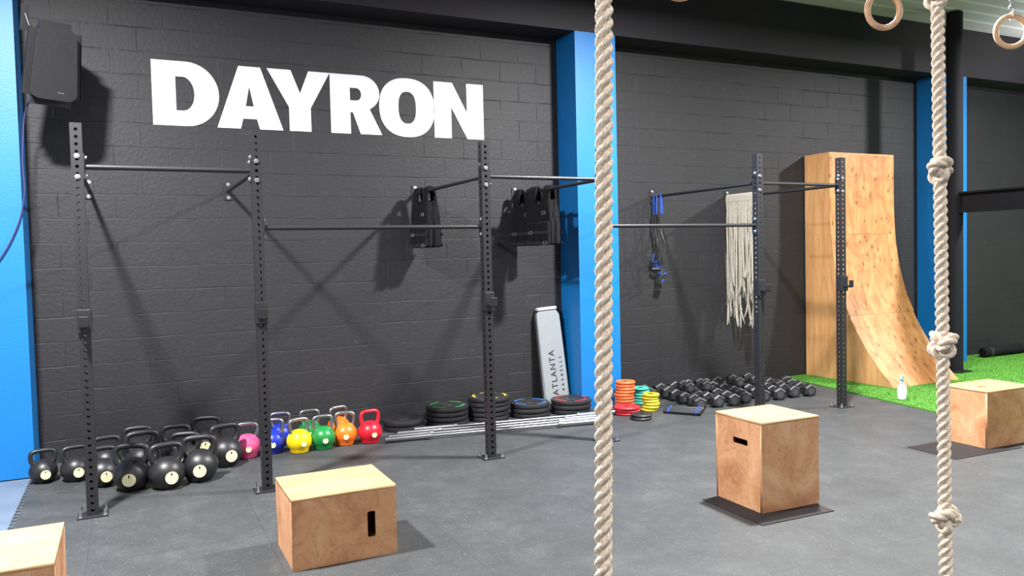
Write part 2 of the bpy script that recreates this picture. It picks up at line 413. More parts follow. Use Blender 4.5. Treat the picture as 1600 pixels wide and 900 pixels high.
# ------------------------------------------------------------ wall lettering
H=.59
Ow=[( .3+.3*math.copysign(abs(math.cos(a))**.86,math.cos(a)), .295+.303*math.copysign(abs(math.sin(a))**.86,math.sin(a))) for a in [2*math.pi*i/48 for i in range(48)]]
Oi=[( .3+.095*math.copysign(abs(math.cos(a))**.8,math.cos(a)), .295+.165*math.copysign(abs(math.sin(a))**.8,math.sin(a))) for a in [2*math.pi*i/32 for i in range(32)]]
LT={
'D':(.54,[[(0,0),(0,H)]+arc(.29,.295,.285,.295,90,-90,20),[(.2,.14),(.2,.45)]+arc(.26,.295,.1,.155,90,-90,12)]),
'A':(1.09,[[(0,0),(.205,H),(.405,H),(.605,0),(.385,0),(.36,.095),(.235,.095),(.21,0)],[(.262,.215),(.335,.215),(.298,.40)]]),
'Y':(1.555,[[(0,H),(.225,H),(.31,.37),(.395,H),(.605,H),(.41,.23),(.41,0),(.20,0),(.20,.23)]]),
'R':(2.16,[[(0,0),(0,H)]+arc(.32,.415,.185,.175,90,-50,14)+[(.40,.255),(.525,0),(.30,0),(.225,.215),(.2,.215),(.2,0)],[(.2,.335),(.2,.46)]+arc(.265,.3975,.05,.0625,90,-90,8)]),
'O':(2.66,[Ow,Oi]),
'N':(3.255,[[(0,0),(0,H),(.21,H),(.375,.28),(.375,H),(.57,H),(.57,0),(.375,0),(.195,.33),(.195,0)]])}
wl=empty('wall_lettering',(0.54,D-.001,2.99),label='bold white capital letters painted on the black block wall',cat='lettering')
for ch in 'DAYRON':
    x,lp=LT[ch]
    shape2d('letter',lp,.003,M['white'],wl,loc=(x-.54,-.002,0),rot=(math.pi/2,0,0))

# ------------------------------------------------------------ pull-up rig
XS=[0,1.164,3.018,4.182,6.036,7.2]; HP=2.687; ZH=2.395; ZL=1.972; PW=.072
def perforated_post(h,w,pitch=.05,r=.0115):
    bm=bmesh.new(); n=int(h/pitch); z0=(h-n*pitch)/2; K=12; a=w/2
    for face in range(4):
        def P3(u,z,dpt=0):
            y=-a+dpt
            c,s=[(1,0),(0,1),(-1,0),(0,-1)][face]
            return Vector((u*c-y*s,u*s+y*c,z))
        for k in range(n):
            zc=z0+(k+.5)*pitch
            outer=[];inner=[];deep=[]
            for j in range(K):
                t=math.pi/4+2*math.pi*j/K
                cx_,sz=math.cos(t),math.sin(t); m_=max(abs(cx_),abs(sz))
                outer.append(bm.verts.new(P3(cx_/m_*a,zc+sz/m_*pitch/2)))
                inner.append(bm.verts.new(P3(cx_*r,zc+sz*r)))
                deep.append(bm.verts.new(P3(cx_*r,zc+sz*r,.005)))
            for j in range(K):
                q=(j+1)%K
                bm.faces.new((outer[j],outer[q],inner[q],inner[j])); bm.faces.new((inner[j],inner[q],deep[q],deep[j]))
        for za,zb in ((0,z0),(h-z0,h)):
            if zb-za>1e-4: bm.faces.new([bm.verts.new(P3(u,z)) for u,z in ((-a,za),(a,za),(a,zb),(-a,zb))])
    bm.faces.new([bm.verts.new((x*a,y*a,h)) for x,y in ((-1,-1),(1,-1),(1,1),(-1,1))])
    bmesh.ops.remove_doubles(bm,verts=bm.verts,dist=1e-4)
    return bm
def bolt_mesh():
    bm=bmesh.new(); add_lathe(bm,[(0,0),(.019,0),(.019,.003),(0.0115,.003),(.0115,.013),(0,.013)],6); 
    me=bpy.data.meshes.new('bolt'); bmesh.ops.recalc_face_normals(bm,faces=bm.faces); bm.to_mesh(me); bm.free(); me.materials.append(M['zinc']); return me
BOLT=bolt_mesh()
def bolt(parent,loc,d,name='bolt'):
    o=bpy.data.objects.new(name,BOLT); o.location=loc
    o.rotation_euler=Vector(d).to_track_quat('Z','Y').to_euler(); link(o,parent); return o
rig=empty('pull_up_rig',(0,0,0),label='black perforated steel pull-up rig joined to floor and wall',cat='exercise rig')
pm=None
for i,x in enumerate(XS):
    if pm is None:
        o=obj('upright',perforated_post(HP,PW),M['steel_black'],rig,(x,0,0)); pm=o.data
    else:
        o=bpy.data.objects.new('upright',pm); o.location=(x,0,0); link(o,rig)
    box('base_plate',(0,0,.005),(.19,.17,.01),M['steel_black'],o,.002)
    for sx in (-1,1):
        for sy in (-1,1):
            tube('anchor_bolt',[(sx*.075,sy*.065,.01),(sx*.075,sy*.065,.05)],.009,M['zinc'],o,8)
            bolt(o,(sx*.075,sy*.065,.011),(0,0,1),'nut')
    zz=[ZH-.07,ZH+.07]
    for z in zz: bolt(o,(0,-PW/2,z),(0,-1,0))
    if i: bolt(o,(-PW/2,0,ZH+.1),(-1,0,0))
def crossbar(a,b,r):
    a=Vector(a);b=Vector(b); d=(b-a).normalized(); L_=(b-a).length
    bar=tube('crossbar',[(0,0,0),tuple(d*L_)],r,M['steel_black'],rig,16,loc=a)
    along_x=abs(d.x)>.5
    for e,sgn in ((Vector((0,0,0)),1),(d*L_,-1)):
        bm=bmesh.new(); c=e+d*sgn*.004
        add_box(bm,c,(.008,.07,.17) if along_x else (.07,.008,.17),.002)
        obj('end_flange',bm,M['steel_black'],bar)
        for s in (-1,1): bolt(bar,tuple(c+d*sgn*.004+Vector((0,0,s*.062))),tuple(d*sgn))
h=PW/2
for i,z in ((0,ZH),(1,ZL),(2,ZH),(3,ZL),(4,ZH)):
    crossbar((XS[i]+h,0,z),(XS[i+1]-h,0,z),.0175)
for x in XS: crossbar((x,h,ZH),(x,D-.003,ZH),.017)

def hook():
    bm=bmesh.new()
    add_box(bm,(0,-.008,0),(.085,.02,.16),.004)
    add_box(bm,(-.041,.03,0),(.006,.07,.16),.002); add_box(bm,(.041,.03,0),(.006,.07,.16),.002)
    return bm
hk=empty('barbell_hook',(0,-h-.002,1.34),label='black steel barbell hook clamped on a rig upright',cat='barbell hook',group='barbell hooks on the rig uprights')
obj('clamp',hook(),M['steel_black'],hk)
bm=bmesh.new(); add_box(bm,(0,-.055,-.03),(.06,.09,.022),.004); add_box(bm,(0,-.096,0),(.06,.012,.075),.004)
obj('cradle',bm,M['plastic'],hk)
hk.location=(XS[0],-h-.002,1.345)
for x in (XS[1],XS[2],XS[4],XS[5]): dup(hk,(x,-h-.002,1.34))

# ------------------------------------------------------------ plyometric boxes
def plyo(loc,dims,slots=(),rotz=0,label=''):
    lx,ly,hh=dims; t=.018
    e=empty('plyometric_box',loc,(0,0,rotz),label=label,cat='plyo box')
    e['group']='plywood jump boxes on the gym floor'
    def panel(nm,w,hgt,loc_,rot_,mm,slot=None):
        lp=[[(-w/2,-hgt/2),(w/2,-hgt/2),(w/2,hgt/2),(-w/2,hgt/2)]]
        if slot:
            sx,sy,sw,sh=slot; r=min(sw,sh)*.25
            q=[]
            for (cx_,cy_,a0) in ((sx+sw/2-r,sy+sh/2-r,0),(sx-sw/2+r,sy+sh/2-r,90),(sx-sw/2+r,sy-sh/2+r,180),(sx+sw/2-r,sy-sh/2+r,270)):
                q+=arc(cx_,cy_,r,r,a0,a0+90,4)
            lp.append(q)
        return shape2d(nm,lp,t,mm,e,loc_,rot_)
    S=dict(slots); hp=math.pi/2
    panel('side_panel',lx,hh-t,(0,-ly/2+t/2,(hh-t)/2),(hp,0,0),M['box'],S.get('front'))
    panel('side_panel',lx,hh-t,(0,ly/2-t/2,(hh-t)/2),(hp,0,0),M['box'])
    panel('side_panel',ly-2*t,hh-t,(-lx/2+t/2,0,(hh-t)/2),(hp,0,-hp),M['box'],S.get('left'))
    panel('side_panel',ly-2*t,hh-t,(lx/2-t/2,0,(hh-t)/2),(hp,0,hp),M['box'])
    panel('top_panel',lx,ly,(0,0,hh-t/2),(0,0,0),M['boxtop'],S.get('top'))
    box('bottom_panel',(0,0,t/2+.001),(lx-2*t,ly-2*t,t),M['edge'],e)
    return e
def floor_sheet(loc,s,rz):  # thin dark sheet that darkens the floor around a jump box
    o=box('dark_floor_sheet',(0,0,.003),(s[0],s[1],.005),M['darksheet'],None,.001,loc=loc,rot=(0,0,rz))
    tag(o,'thin dark sheet under a plywood jump box','mat','dark sheets under jump boxes')
floor_sheet((4.09,-2.13,.0003),(.60,.60,0),-.03); floor_sheet((6.62,-1.80,.0003),(.80,.46,0),-.04)
plyo((1.34,-1.46,0),(.60,.51,.405),[('front',(.15,.0,.048,.15))],0,'light plywood jump box lying low with an upright hand slot')
plyo((4.18,-2.04,0.006),(.49,.46,.595),[('left',(.02,.145,.15,.042))],-.03,'tall light plywood jump box with a flat hand slot')
plyo((7.02,-1.74,0.006),(.60,.42,.485),[('top',(-.1,-.02,.15,.045))],-.04,'light plywood jump box with a hand slot in its top')
plyo((-.25,-2.12,0),(.42,.57,.50),[],0,'light plywood jump box with a plain top')

# ------------------------------------------------------------ quarter-pipe ramp
RX0,RX1=8.53,9.74; RH=2.93; yt=1.37; yb=.42
rp=empty('running_ramp',(RX0,D-.02,.018),label='tall curved knotty plywood running ramp standing against the black wall',cat='ramp')
n=28; prof=[]
def cy_(s):
    q=0 if s<.12 else ((s-.12)/.88)**2.9
    return (yt-(yt-yb)*q)-(D-.02)
for i in range(n+1):
    s=i/n; prof.append((cy_(s),(RH)*(1-s)))
def side(xo):
    bm=bmesh.new(); t=.02
    A=[bm.verts.new((xo,y_,z)) for y_,z in prof]+[bm.verts.new((xo,0,0)),bm.verts.new((xo,0,RH))]
    B=[bm.verts.new((xo+t,v.co.y,v.co.z)) for v in A]
    bm.faces.new(A); bm.faces.new(B[::-1])
    for i in range(len(A)): j=(i+1)%len(A); bm.faces.new((A[i],A[j],B[j],B[i]))
    return obj('side_panel',bm,M['rampside'],rp)
W_=RX1-RX0
side(0.0); side(W_-.02)
for (a,b2) in ((0,10),(10,20),(20,n)):
    bm=bmesh.new(); fr=[];bk=[]
    wd=W_-(.0 if b2<n else .03)
    for i in range(a,b2+1):
        y_,z=prof[i]
        if i==b2 and b2!=n: z+=.003
        fr.append((bm.verts.new((.0,y_-.014,z)),bm.verts.new((wd,y_-.014,z)))); bk.append((bm.verts.new((.0,y_,z)),bm.verts.new((wd,y_,z))))
    for i in range(len(fr)-1):
        bm.faces.new((fr[i][0],fr[i][1],fr[i+1][1],fr[i+1][0])); bm.faces.new((bk[i][0],bk[i+1][0],bk[i+1][1],bk[i][1]))
        for k in (0,1): bm.faces.new((fr[i][k],fr[i+1][k],bk[i+1][k],bk[i][k]))
    bm.faces.new((fr[0][0],fr[0][1],bk[0][1],bk[0][0])); bm.faces.new((fr[-1][0],fr[-1][1],bk[-1][1],bk[-1][0]))
    obj('running_surface',bm,M['ramp'],rp,smooth=True)
box('top_deck',(W_/2,(cy_(0)-.014)/2,RH+.012),(W_,abs(cy_(0))+.014,.022),M['rampside'],rp)

# ------------------------------------------------------------ steel column + beam
c=empty('steel_column',(10.3,.86,.018),label='round dark steel column standing on the green turf',cat='column')
lathe('shaft',[(0,0),(.1,0),(.1,CE-.03),(0,CE-.03)],M['steel_matt'],c,32)
box('base_plate',(0,0,.008),(.3,.3,.016),M['steel_matt'],c,.003)
bmz=bmesh.new()
for z in (-.125,.125): add_box(bmz,(0,0,z),(.17,5.6,.022))
add_box(bmz,(0,0,0),(.012,5.6,.24))
o=obj('steel_beam',bmz,M['steel_matt'],None,(10.3,-2.05,2.29)); tag(o,'dark horizontal steel I-beam joined to the round column','beam')
o=empty('foam_roll',(12.4,1.5,.018),label='long black foam roll lying on turf by the wall',cat='foam roller')
lathe('roll',[(0,-.55),(.06,-.55),(.075,-.53),(.075,.53),(.06,.55),(0,.55)],M['fabric'],o,24,'X',loc=(0,0,.075))
lathe('end_band',[(.076,-.03),(.079,-.02),(.079,.02),(.076,.03)],M['steel_black'],o,24,'X',loc=(-.4,0,.075))
lathe('end_band',[(.076,-.03),(.079,-.02),(.079,.02),(.076,.03)],M['steel_black'],o,24,'X',loc=(.4,0,.075))

# ------------------------------------------------------------ climbing ropes
def rope(top,bot,R,knots,label):
    top=Vector(top);bot=Vector(bot); d=(top-bot)/(top.z-bot.z)
    a=bot+d*(CE-.002-bot.z); b=bot+d*(.12-bot.z)
    e=empty('climbing_rope',b,label=label,cat='climbing rope')
    e['group']='ropes hanging from the ceiling'
    bm=bmesh.new(); add_twist(bm,[a-b,Vector((0,0,0))],R,R*4.2)
    obj('rope_body',bm,M['rope'],e,smooth=True)
    for kz,sc,rz in knots:
        p=bot+d*(kz-bot.z)-b
        pts=[]; s=.0108*sc
        for i in range(61):
            t=2*math.pi*i/60+.5
            pts.append(Vector(((math.sin(t)+2*math.sin(2*t))*s*1.1,-math.sin(3*t)*s*1.5,(math.cos(t)-2*math.cos(2*t))*s)))
        bm=bmesh.new(); add_twist(bm,pts,R*.9,R*4.6,.005)
        obj('knot',bm,M['rope'],e,tuple(p),(0.2,0,rz),True)
    lathe('rope_whipping',[(R*1.05,0),(R*1.12,.01),(R*1.12,.07),(R*1.05,.08)],M['strap'],e,20)
    return e
rope((1.223,-4.688,2.26),(1.173,-4.72,1.03),.0195,[], 'thick beige twisted climbing rope without knots')
rope((2.471,-4.562,2.4475),(2.427,-4.618,.741),.019,[(2.465,1,.8),(1.947,1,.5),(1.428,1,1.3),(.912,1,.1),(.40,1,.4)],'thick beige twisted climbing rope tied with overhand knots')

# ------------------------------------------------------------ gym rings
def ring(loc,rz,label):
    e=empty('gymnastic_ring',loc,(0,0,rz),label=label,cat='gym ring',group='wooden rings hanging from the ceiling')
    pts=[(.101*math.cos(2*math.pi*i/48),0,.101*math.sin(2*math.pi*i/48)) for i in range(48)]
    tube('ring',pts,.0175,M['ringwood'],e,12,True)
    bm=bmesh.new(); L_=CE-loc[2]-.001
    add_box(bm,(0,0,.2+(L_-.2)/2),(.026,.003,L_-.2))
    obj('strap',bm,M['strap'],e)
    bm=bmesh.new(); add_tube(bm,[(0,.024*math.cos(2*math.pi*i/20),.102+.026*math.sin(2*math.pi*i/20)) for i in range(20)],.003,6,True)
    obj('loop',bm,M['strap'],e)
    bm=bmesh.new(); add_tube(bm,[(.016*math.cos(a),0,.15+.026*math.sin(a)) for a in [2*math.pi*i/20 for i in range(20)]],.0035,8,True)
    obj('carabiner',bm,M['chrome'],e,smooth=True)
    bm=bmesh.new(); add_tube(bm,[(.0,.012*math.cos(a),.19+.022*math.sin(a)) for a in [2*math.pi*i/20 for i in range(20)]],.003,8,True)
    obj('link',bm,M['chrome'],e,smooth=True)
ring((4.37,-2.84,3.12),-.35,'pale wooden gymnastic ring on a white strap')
ring((5.66,-2.79,3.14),-.5,'pale wooden gymnastic ring on a white strap')
ring((2.9,-2.8,3.13),-.3,'pale wooden gymnastic ring on a white strap')

# ------------------------------------------------------------ loudspeaker
sp_=empty('loudspeaker',(-.205,1.16,3.33),(math.radians(12),math.radians(3),math.radians(16)),label='black plastic loudspeaker on a bracket at the blue pillar',cat='speaker')
bm=bmesh.new(); hw,hh=.215,.325
ft=[(-hw,-.15),(hw,-.15),(hw,-.02),(hw*.62,.17),(-hw*.62,.17),(-hw,-.02)]
lo=[bm.verts.new((x,y_,-hh)) for x,y_ in ft]; hi=[bm.verts.new((x*.84,y_,hh)) for x,y_ in ft]
bm.faces.new(lo[::-1]); bm.faces.new(hi)
for i in range(6): bm.faces.new((lo[i],lo[(i+1)%6],hi[(i+1)%6],hi[i]))
bmesh.ops.bevel(bm,geom=list(bm.edges),offset=.07,segments=6,affect='EDGES')
obj('cabinet',bm,M['plastic'],sp_,smooth=True)
gl=[]
gw,gh=.165,.275
for (x,z,a0) in ((gw*.86-.07,gh-.07,0),(-gw*.86+.07,gh-.07,90),(-gw+.07,-gh+.07,180),(gw-.07,-gh+.07,270)):
    gl+=arc(x,z,.07,.07,a0,a0+90,6)
shape2d('grille',[gl],.012,M['grille'],sp_,(0,-.15,0),(math.pi/2,0,0))
box('badge',(0.05,-.157,-.215),(.045,.003,.011),M['chrome'],sp_)
bm=bmesh.new(); add_tube(bm,[(-.06,.12,.2),(-.13,.18,.27),(-.16,.2,.36)],.01,8); add_box(bm,(-.16,.205,.33),(.06,.012,.2))
obj('bracket',bm,M['steel_black'],sp_)
cpts=bez([(-.34,1.25,3.1),(-.42,1.36,2.95),(-.45,1.365,2.6),(-.45,1.36,2.3),(-.52,1.36,2.02),(-.68,1.36,1.74),(-.95,1.36,1.54),(-1.1,1.4,1.45)],14)
sp_m=Matrix.Translation(sp_.location)@sp_.rotation_euler.to_matrix().to_4x4()
inv=sp_m.inverted()
tube('cable',[inv@p for p in cpts],.006,M['cable'],sp_,8)

# ------------------------------------------------------------ kettlebells
def kettle(h,bodym,handm,comp,name='kettlebell'):
    s=h/.30
    e=empty(name)
    r=.108 if comp else .117
    pf=[(0,0),(.066,0),(.076,.006)]
    for i in range(1,16):
        a=-math.pi/2+.78+(math.pi-.78-.35)*i/15
        pf.append((r*math.cos(a),.1+r*.94*math.sin(a)))
    pf.append((0,.1+r*.94*.985))
    pf=[(a*s,b*s) for a,b in pf]
    lathe('body',pf,bodym,e,32)
    q=1 if comp else 1.16
    hp_=[(-.055,0,.15),(-.074*q,0,.19),(-.083*q,0,.235),(-.076*q,0,.272),(-.048*q,0,.286),(0,0,.288),(.048*q,0,.286),(.076*q,0,.272),(.083*q,0,.235),(.074*q,0,.19),(.055,0,.15)]
    rr=(lambda t:(.0155 if comp else .0195)*s*(1+.35*abs(2*t-1)**4))
    tube('handle',[Vector(p)*s for p in bez(hp_,4)],rr,handm,e,12)
    k=.041 if not comp else .024
    lathe('badge',[(0,0),(k*s,0),(k*s,.005),(0,.005)],M['badge'],e,24,'Y',loc=(0,-(r+.001)*s,.088*s),rot=(-.1,0,0))
    return e
KB=[(-.39,1.16,.265),(-.16,1.08,.28),(.04,.80,.305),(.25,.56,.35),(.49,.47,.345),(.735,.56,.355),(.965,.93,.355),(.33,.98,.36),(.06,1.16,.315),(.65,.88,.33),(.86,1.40,.35),(.60,1.26,.33),(.30,1.42,.32)]
for i,(x,y_,hh) in enumerate(KB):
    e=kettle(hh,M['cast'],M['cast'],False)
    e.location=(x,y_,0.0005); e.rotation_euler=(0,0,random.uniform(-.2,.3))
    tag(e,'black cast iron kettlebell with a cream round badge' if y_<1.2 else 'black cast iron kettlebell behind others by the wall','kettlebell','black kettlebells by the wall')
CK=[('pink',1.17,1.13),('kblue',1.40,1.18),('yellow',1.61,1.08),('green',1.83,1.10),('orange',2.045,1.15),('red',2.27,1.10),('kblue',1.51,1.46),('green',1.78,1.44),('orange',2.06,1.46)]
for n_,x,y_ in CK:
    e=kettle(.31,M[n_],M['chrome'] if n_!='red' else M[n_],True)
    e.location=(x,y_,0.0005); e.rotation_euler=(0,0,random.uniform(-.2,.3))
    cn={'kblue':'dark blue'}.get(n_,n_)
    tag(e,'glossy %s competition kettlebell in a row by the wall'%cn,'kettlebell','coloured kettlebells by the wall')

# ------------------------------------------------------------ plates
def plate(name,R,t,m,hole=.026,mark=None,hub=.06,group='',label='',loc=(0,0,0)):
    e=empty(name,loc,(0,0,random.uniform(0,6)),label=label,cat='weight plate',group=group)
    b_=min(.008,t*.3); 
    pf=[(hub,t*.16),(R*.55,t*.18),(R*.62,.004),(R*.94,.002),(R-b_*.3,b_),(R,t*.35),(R,t*.65),(R-b_*.3,t-b_),(R*.94,t-.002),(R*.62,t-.004),(R*.55,t*.82),(hub,t*.84)]
    lathe('disc',pf,m,e,48)
    lathe('hub',[(hole,t*.1),(hub,t*.1),(hub,t*.9),(hole,t*.9),(hole,t*.1)],M['chrome'],e,24)
    if mark:
        for a0,a1 in ((15,75),(105,165),(200,250),(290,345)):
            bm=bmesh.new(); nn=12; V=[]
            for j in range(nn+1):
                a=math.radians(a0+(a1-a0)*j/nn); w_=.045 if j%2 else .065
                V.append([bm.verts.new((rr*math.cos(a),rr*math.sin(a),t-.001)) for rr in (R*(.77-w_),R*(.77+w_))])
            for A,B in zip(V,V[1:]): bm.faces.new((A[0],A[1],B[1],B[0]))
            obj('marking',bm,mark,e)
    return e
def stack(x,y_,R,t,n,m,name,grp,lab,mark=None,hub=.05,jit=.01):
    for k in range(n):
        plate(name,R,t,m,mark=(mark if k==n-1 else None),hub=hub,group=grp,label=lab,loc=(x+random.uniform(-jit,jit),y_+random.uniform(-jit,jit),k*t+.0005))
BP='black rubber bumper plate stacked flat on the floor'
stack(2.74,1.52,.215,.055,2,M['rubber'],'bumper_plate','bumper plates by the wall',BP)
stack(3.20,1.50,.222,.05,4,M['rubber'],'bumper_plate','bumper plates by the wall',BP+', green marks',M['markgreen'])
stack(3.67,1.50,.222,.05,5,M['rubber'],'bumper_plate','bumper plates by the wall',BP+', yellow marks',M['markyellow'])
stack(4.13,1.42,.215,.05,3,M['rubber'],'bumper_plate','bumper plates by the wall',BP+', blue marks',M['markblue'])
stack(4.59,1.36,.222,.05,3,M['rubber'],'bumper_plate','bumper plates by the wall',BP+', red marks',M['markred'])
G='small coloured discs in stacks'
stack(5.20,1.20,.11,.034,9,M['dorange'],'fractional_plate',G,'small orange rubber weight disc in a stack',hub=.03)
stack(5.50,1.33,.095,.032,6,M['dteal'],'fractional_plate',G,'small teal rubber weight disc in a stack',hub=.03)
stack(5.34,.93,.092,.032,6,M['dyellow'],'fractional_plate',G,'small yellow rubber weight disc in a stack',hub=.03)
stack(5.03,.92,.14,.03,3,M['dred'],'fractional_plate',G,'red rubber weight disc in a low stack',hub=.03)
stack(5.0,.62,.11,.03,2,M['rubber'],'fractional_plate',G,'small black rubber weight disc in a low stack',hub=.03)

# ------------------------------------------------------------ barbells
def barbell(p,ang,L_=2.15):
    e=empty('barbell',p,(0,0,ang),label='silver steel barbell lying on the floor before bumper plates',cat='barbell',group='barbells on the floor')
    z=.032
    lathe('shaft',[(0,-L_/2+.4),(.0145,-L_/2+.4),(.0145,L_/2-.4),(0,L_/2-.4)],M['chrome'],e,14,'X',loc=(0,0,z))
    for s in (-1,1):
        a=s*(L_/2-.40); b_=s*(L_/2)
        lathe('sleeve',[(0,a-s*.03),(.031,a-s*.03),(.031,a),(.0250,a),(.0250,b_),(0.021,b_),(.021,b_-s*.006),(0,b_-s*.006)],M['chrome'],e,20,'X',loc=(0,0,z))
    return e
for (x,y_,z,a) in ((3.44,.82,0.0005,-.16),(3.50,.915,0.0005,-.15),(3.62,1.01,0.0005,-.155),(3.82,1.10,0.0005,-.15)):
    barbell((x,y_,z),a)

# ------------------------------------------------------------ dumbbells
def dumbbell(r,l):
    e=empty('dumbbell')
    for s in (-1,1):
        bm=bmesh.new()
        a=s*(l/2-.085*r/.06); b_=s*l/2
        add_lathe(bm,[(0,a),(r*.8,a),(r,a+s*.012),(r,b_-s*.014),(r*.78,b_),(0,b_)],6,'Y')
        obj('head',bm,M['rubber'],e,(0,0,r*.87))
        lathe('end_cap',[(0,b_-s*.001),(r*.5,b_-s*.001),(r*.5,b_+s*.002),(0,b_+s*.002)],M['capgrey'],e,16,'Y',loc=(0,0,r*.87))
    lathe('handle',[(0,-l/2+.05),(.014,-l/2+.05),(.018,0),(.014,l/2-.05),(0,l/2-.05)],M['chrome'],e,14,'Y',loc=(0,0,r*.87))
    return e
DG='black hex dumbbells in rows by the wall'
DL='black rubber hex dumbbell with a steel handle'
tmpl=[dumbbell(.066,.29),dumbbell(.078,.32),dumbbell(.085,.35)]
used=[False]*3
rows=[(5.86,7.42,.78,8,1),(5.90,7.60,1.15,8,1),(5.74,7.30,1.54,8,2)]
for xa,xb,yy,n_,k in rows:
    for i in range(n_):
        x=xa+(xb-xa)*i/(n_-1); y_=yy+random.uniform(-.03,.03); a=random.uniform(-.2,.2)-.3
        kk=k
        if not used[kk]: o=tmpl[kk]; used[kk]=True; o.location=(x,y_,.0005); o.rotation_euler=(0,0,a)
        else: o=dup(tmpl[kk],(x,y_,.0005),(0,0,a))
        tag(o,DL,'dumbbell',DG)
for i in range(4):
    x=6.02+.243*(i+.0)*1.0+(.243 if i>1 else 0); a=(0,0,-.3)
    if not used[0]: o=tmpl[0]; used[0]=True; o.location=(x,1.17,.112); o.rotation_euler=a
    else: o=dup(tmpl[0],(x,1.17,.112),a)
    tag(o,DL+', resting on others','dumbbell',DG)
for i in range(3):
    e=empty('weighted_bar',(5.50+i*.075,.58+i*.07,.0005),(0,0,-.95+i*.08),label='short black weighted bar with blue end rings',cat='weighted bar',group='weighted bars on the floor')
    lathe('rod',[(0,-.2),(.022,-.2),(.024,-.19),(.024,.19),(.022,.2),(0,.2)],M['rubber'],e,16,'X',loc=(0,0,.026))
    for s in (-1,1): lathe('end_ring',[(.0245,-.012),(.026,-.01),(.026,.01),(.0245,.012)],M['bluecloth'],e,16,'X',loc=(s*.15,0,.026))

# ------------------------------------------------------------ hanging vests
def vest(x,y_,rz=0,lab='',k_=1):
    e=empty('weight_vest',(x,y_,ZH),(0,0,rz),label=lab,cat='weight vest',group='weight vests on the rig bars')
    for s in (-1,1):
        X=s*.036
        bm=bmesh.new()
        out=[(-.2,-.57),(.2,-.57),(.205,-.33),(.175,-.27),(.17,-.10),(.05,-.10),(.035,-.16),(-.035,-.16),(-.05,-.10),(-.17,-.10),(-.175,-.27),(-.205,-.33)]
        out=[(a*k_,b) for a,b in out]
        A=[bm.verts.new((X-.036,yv,z)) for yv,z in out]; B=[bm.verts.new((X+.036+(.012 if z<-.3 else 0)*s,yv,z)) for yv,z in out]
        bm.faces.new(A); bm.faces.new(B[::-1])
        for i in range(len(A)): j=(i+1)%len(A); bm.faces.new((A[i],A[j],B[j],B[i]))
        bmesh.ops.bevel(bm,geom=[q for q in bm.edges],offset=.014,segments=3,affect='EDGES')
        obj('panel',bm,M['fabric'],e,smooth=True)
        for k in (-1,0,1):
            for zz in (-.50,-.385): box('pocket',(X+s*.045,k*.125*k_,zz),(.03,.12*k_,.105),M['fabric'],e,.012)
        for zz in (-.442,-.55): box('belt_strap',(X+s*.062,0,zz),(.006,.415*k_,.03),M['webbing'],e,.002)
        for yy,zz in ((-.09,-.24),(.10,-.442),(-.13,-.55)): 
            bm=bmesh.new(); q=.040 if zz>-.4 else .067
            yy*=k_
            add_tube(bm,[(X+s*q,yy-.02,zz-.014),(X+s*q,yy+.02,zz-.014),(X+s*q,yy+.02,zz+.014),(X+s*q,yy-.02,zz+.014)],.003,6,True)
            obj('buckle',bm,M['zinc'],e)
    for k in (-1,1):
        bm=bmesh.new()
        path=[(-.045,-.14),(-.040,-.08),(-.030,-.01),(-.018,.018),(0,.026),(.018,.018),(.030,-.01),(.040,-.08),(.045,-.14)]
        A=[]
        for (px,pz) in path: 
            A.append((bm.verts.new((px,(k*.112-.055)*k_,pz)),bm.verts.new((px,(k*.112+.055)*k_,pz))))
        for a,b2 in zip(A,A[1:]): bm.faces.new((a[0],a[1],b2[1],b2[0]))
        o=obj('shoulder_strap',bm,M['fabric'],e); md=o.modifiers.new('s','SOLIDIFY'); md.thickness=.02; md.offset=1
    return e
VL='black nylon weight vest hanging over a rig bar'
vest(XS[2],1.50,.22,VL,.82); vest(XS[3],1.52,.30,VL,.85); vest(XS[3],1.14,.34,VL,.85)

def tubes(x,y_,rz,k):
    e=empty('resistance_tube',(x,y_,ZH),(0,0,rz),label='black resistance tube with blue handles looped over a bar',cat='resistance band',group='resistance tubes on the rig bar')
    bm=bmesh.new(); 
    A=[]
    for px,pz in ((-.03,-.22),(-.028,-.1),(-.022,0),(0,.022),(.022,0),(.028,-.1),(.03,-.22)): A.append((bm.verts.new((px,-.016,pz)),bm.verts.new((px,.016,pz))))
    for a,b2 in zip(A,A[1:]): bm.faces.new((a[0],a[1],b2[1],b2[0]))
    o=obj('sleeve',bm,M['bluecloth'],e); md=o.modifiers.new('s','SOLIDIFY'); md.thickness=.012
    for s in (-1,1):
        L_=.72+.08*k+.03*s
        tube('cord',bez([(s*.03,0,-.20),(s*.04,.02,-.4),(s*.015,-.03,-.6),(s*.035,.0,-L_)],8),.008,M['rubber'],e,8)
        z=-L_
        bm=bmesh.new(); add_tube(bm,[(s*.035,0,z),(s*.035-.045,0,z-.10),(s*.035+.045,0,z-.10)],.009,6,True)
        obj('handle_strap',bm,M['bluecloth'] if k!=2 else M['rubber'],e,smooth=True)
        bm=bmesh.new(); add_tube(bm,[(s*.035-.05,0,z-.105),(s*.035+.05,0,z-.105)],.018,10)
        obj('handle',bm,M['bluecloth'] if s>0 else M['rubber'],e,smooth=True)
for k,(y_,rz) in enumerate(((1.735,.3),(1.67,-.5),(1.60,.8))): tubes(XS[4],y_,rz,k)

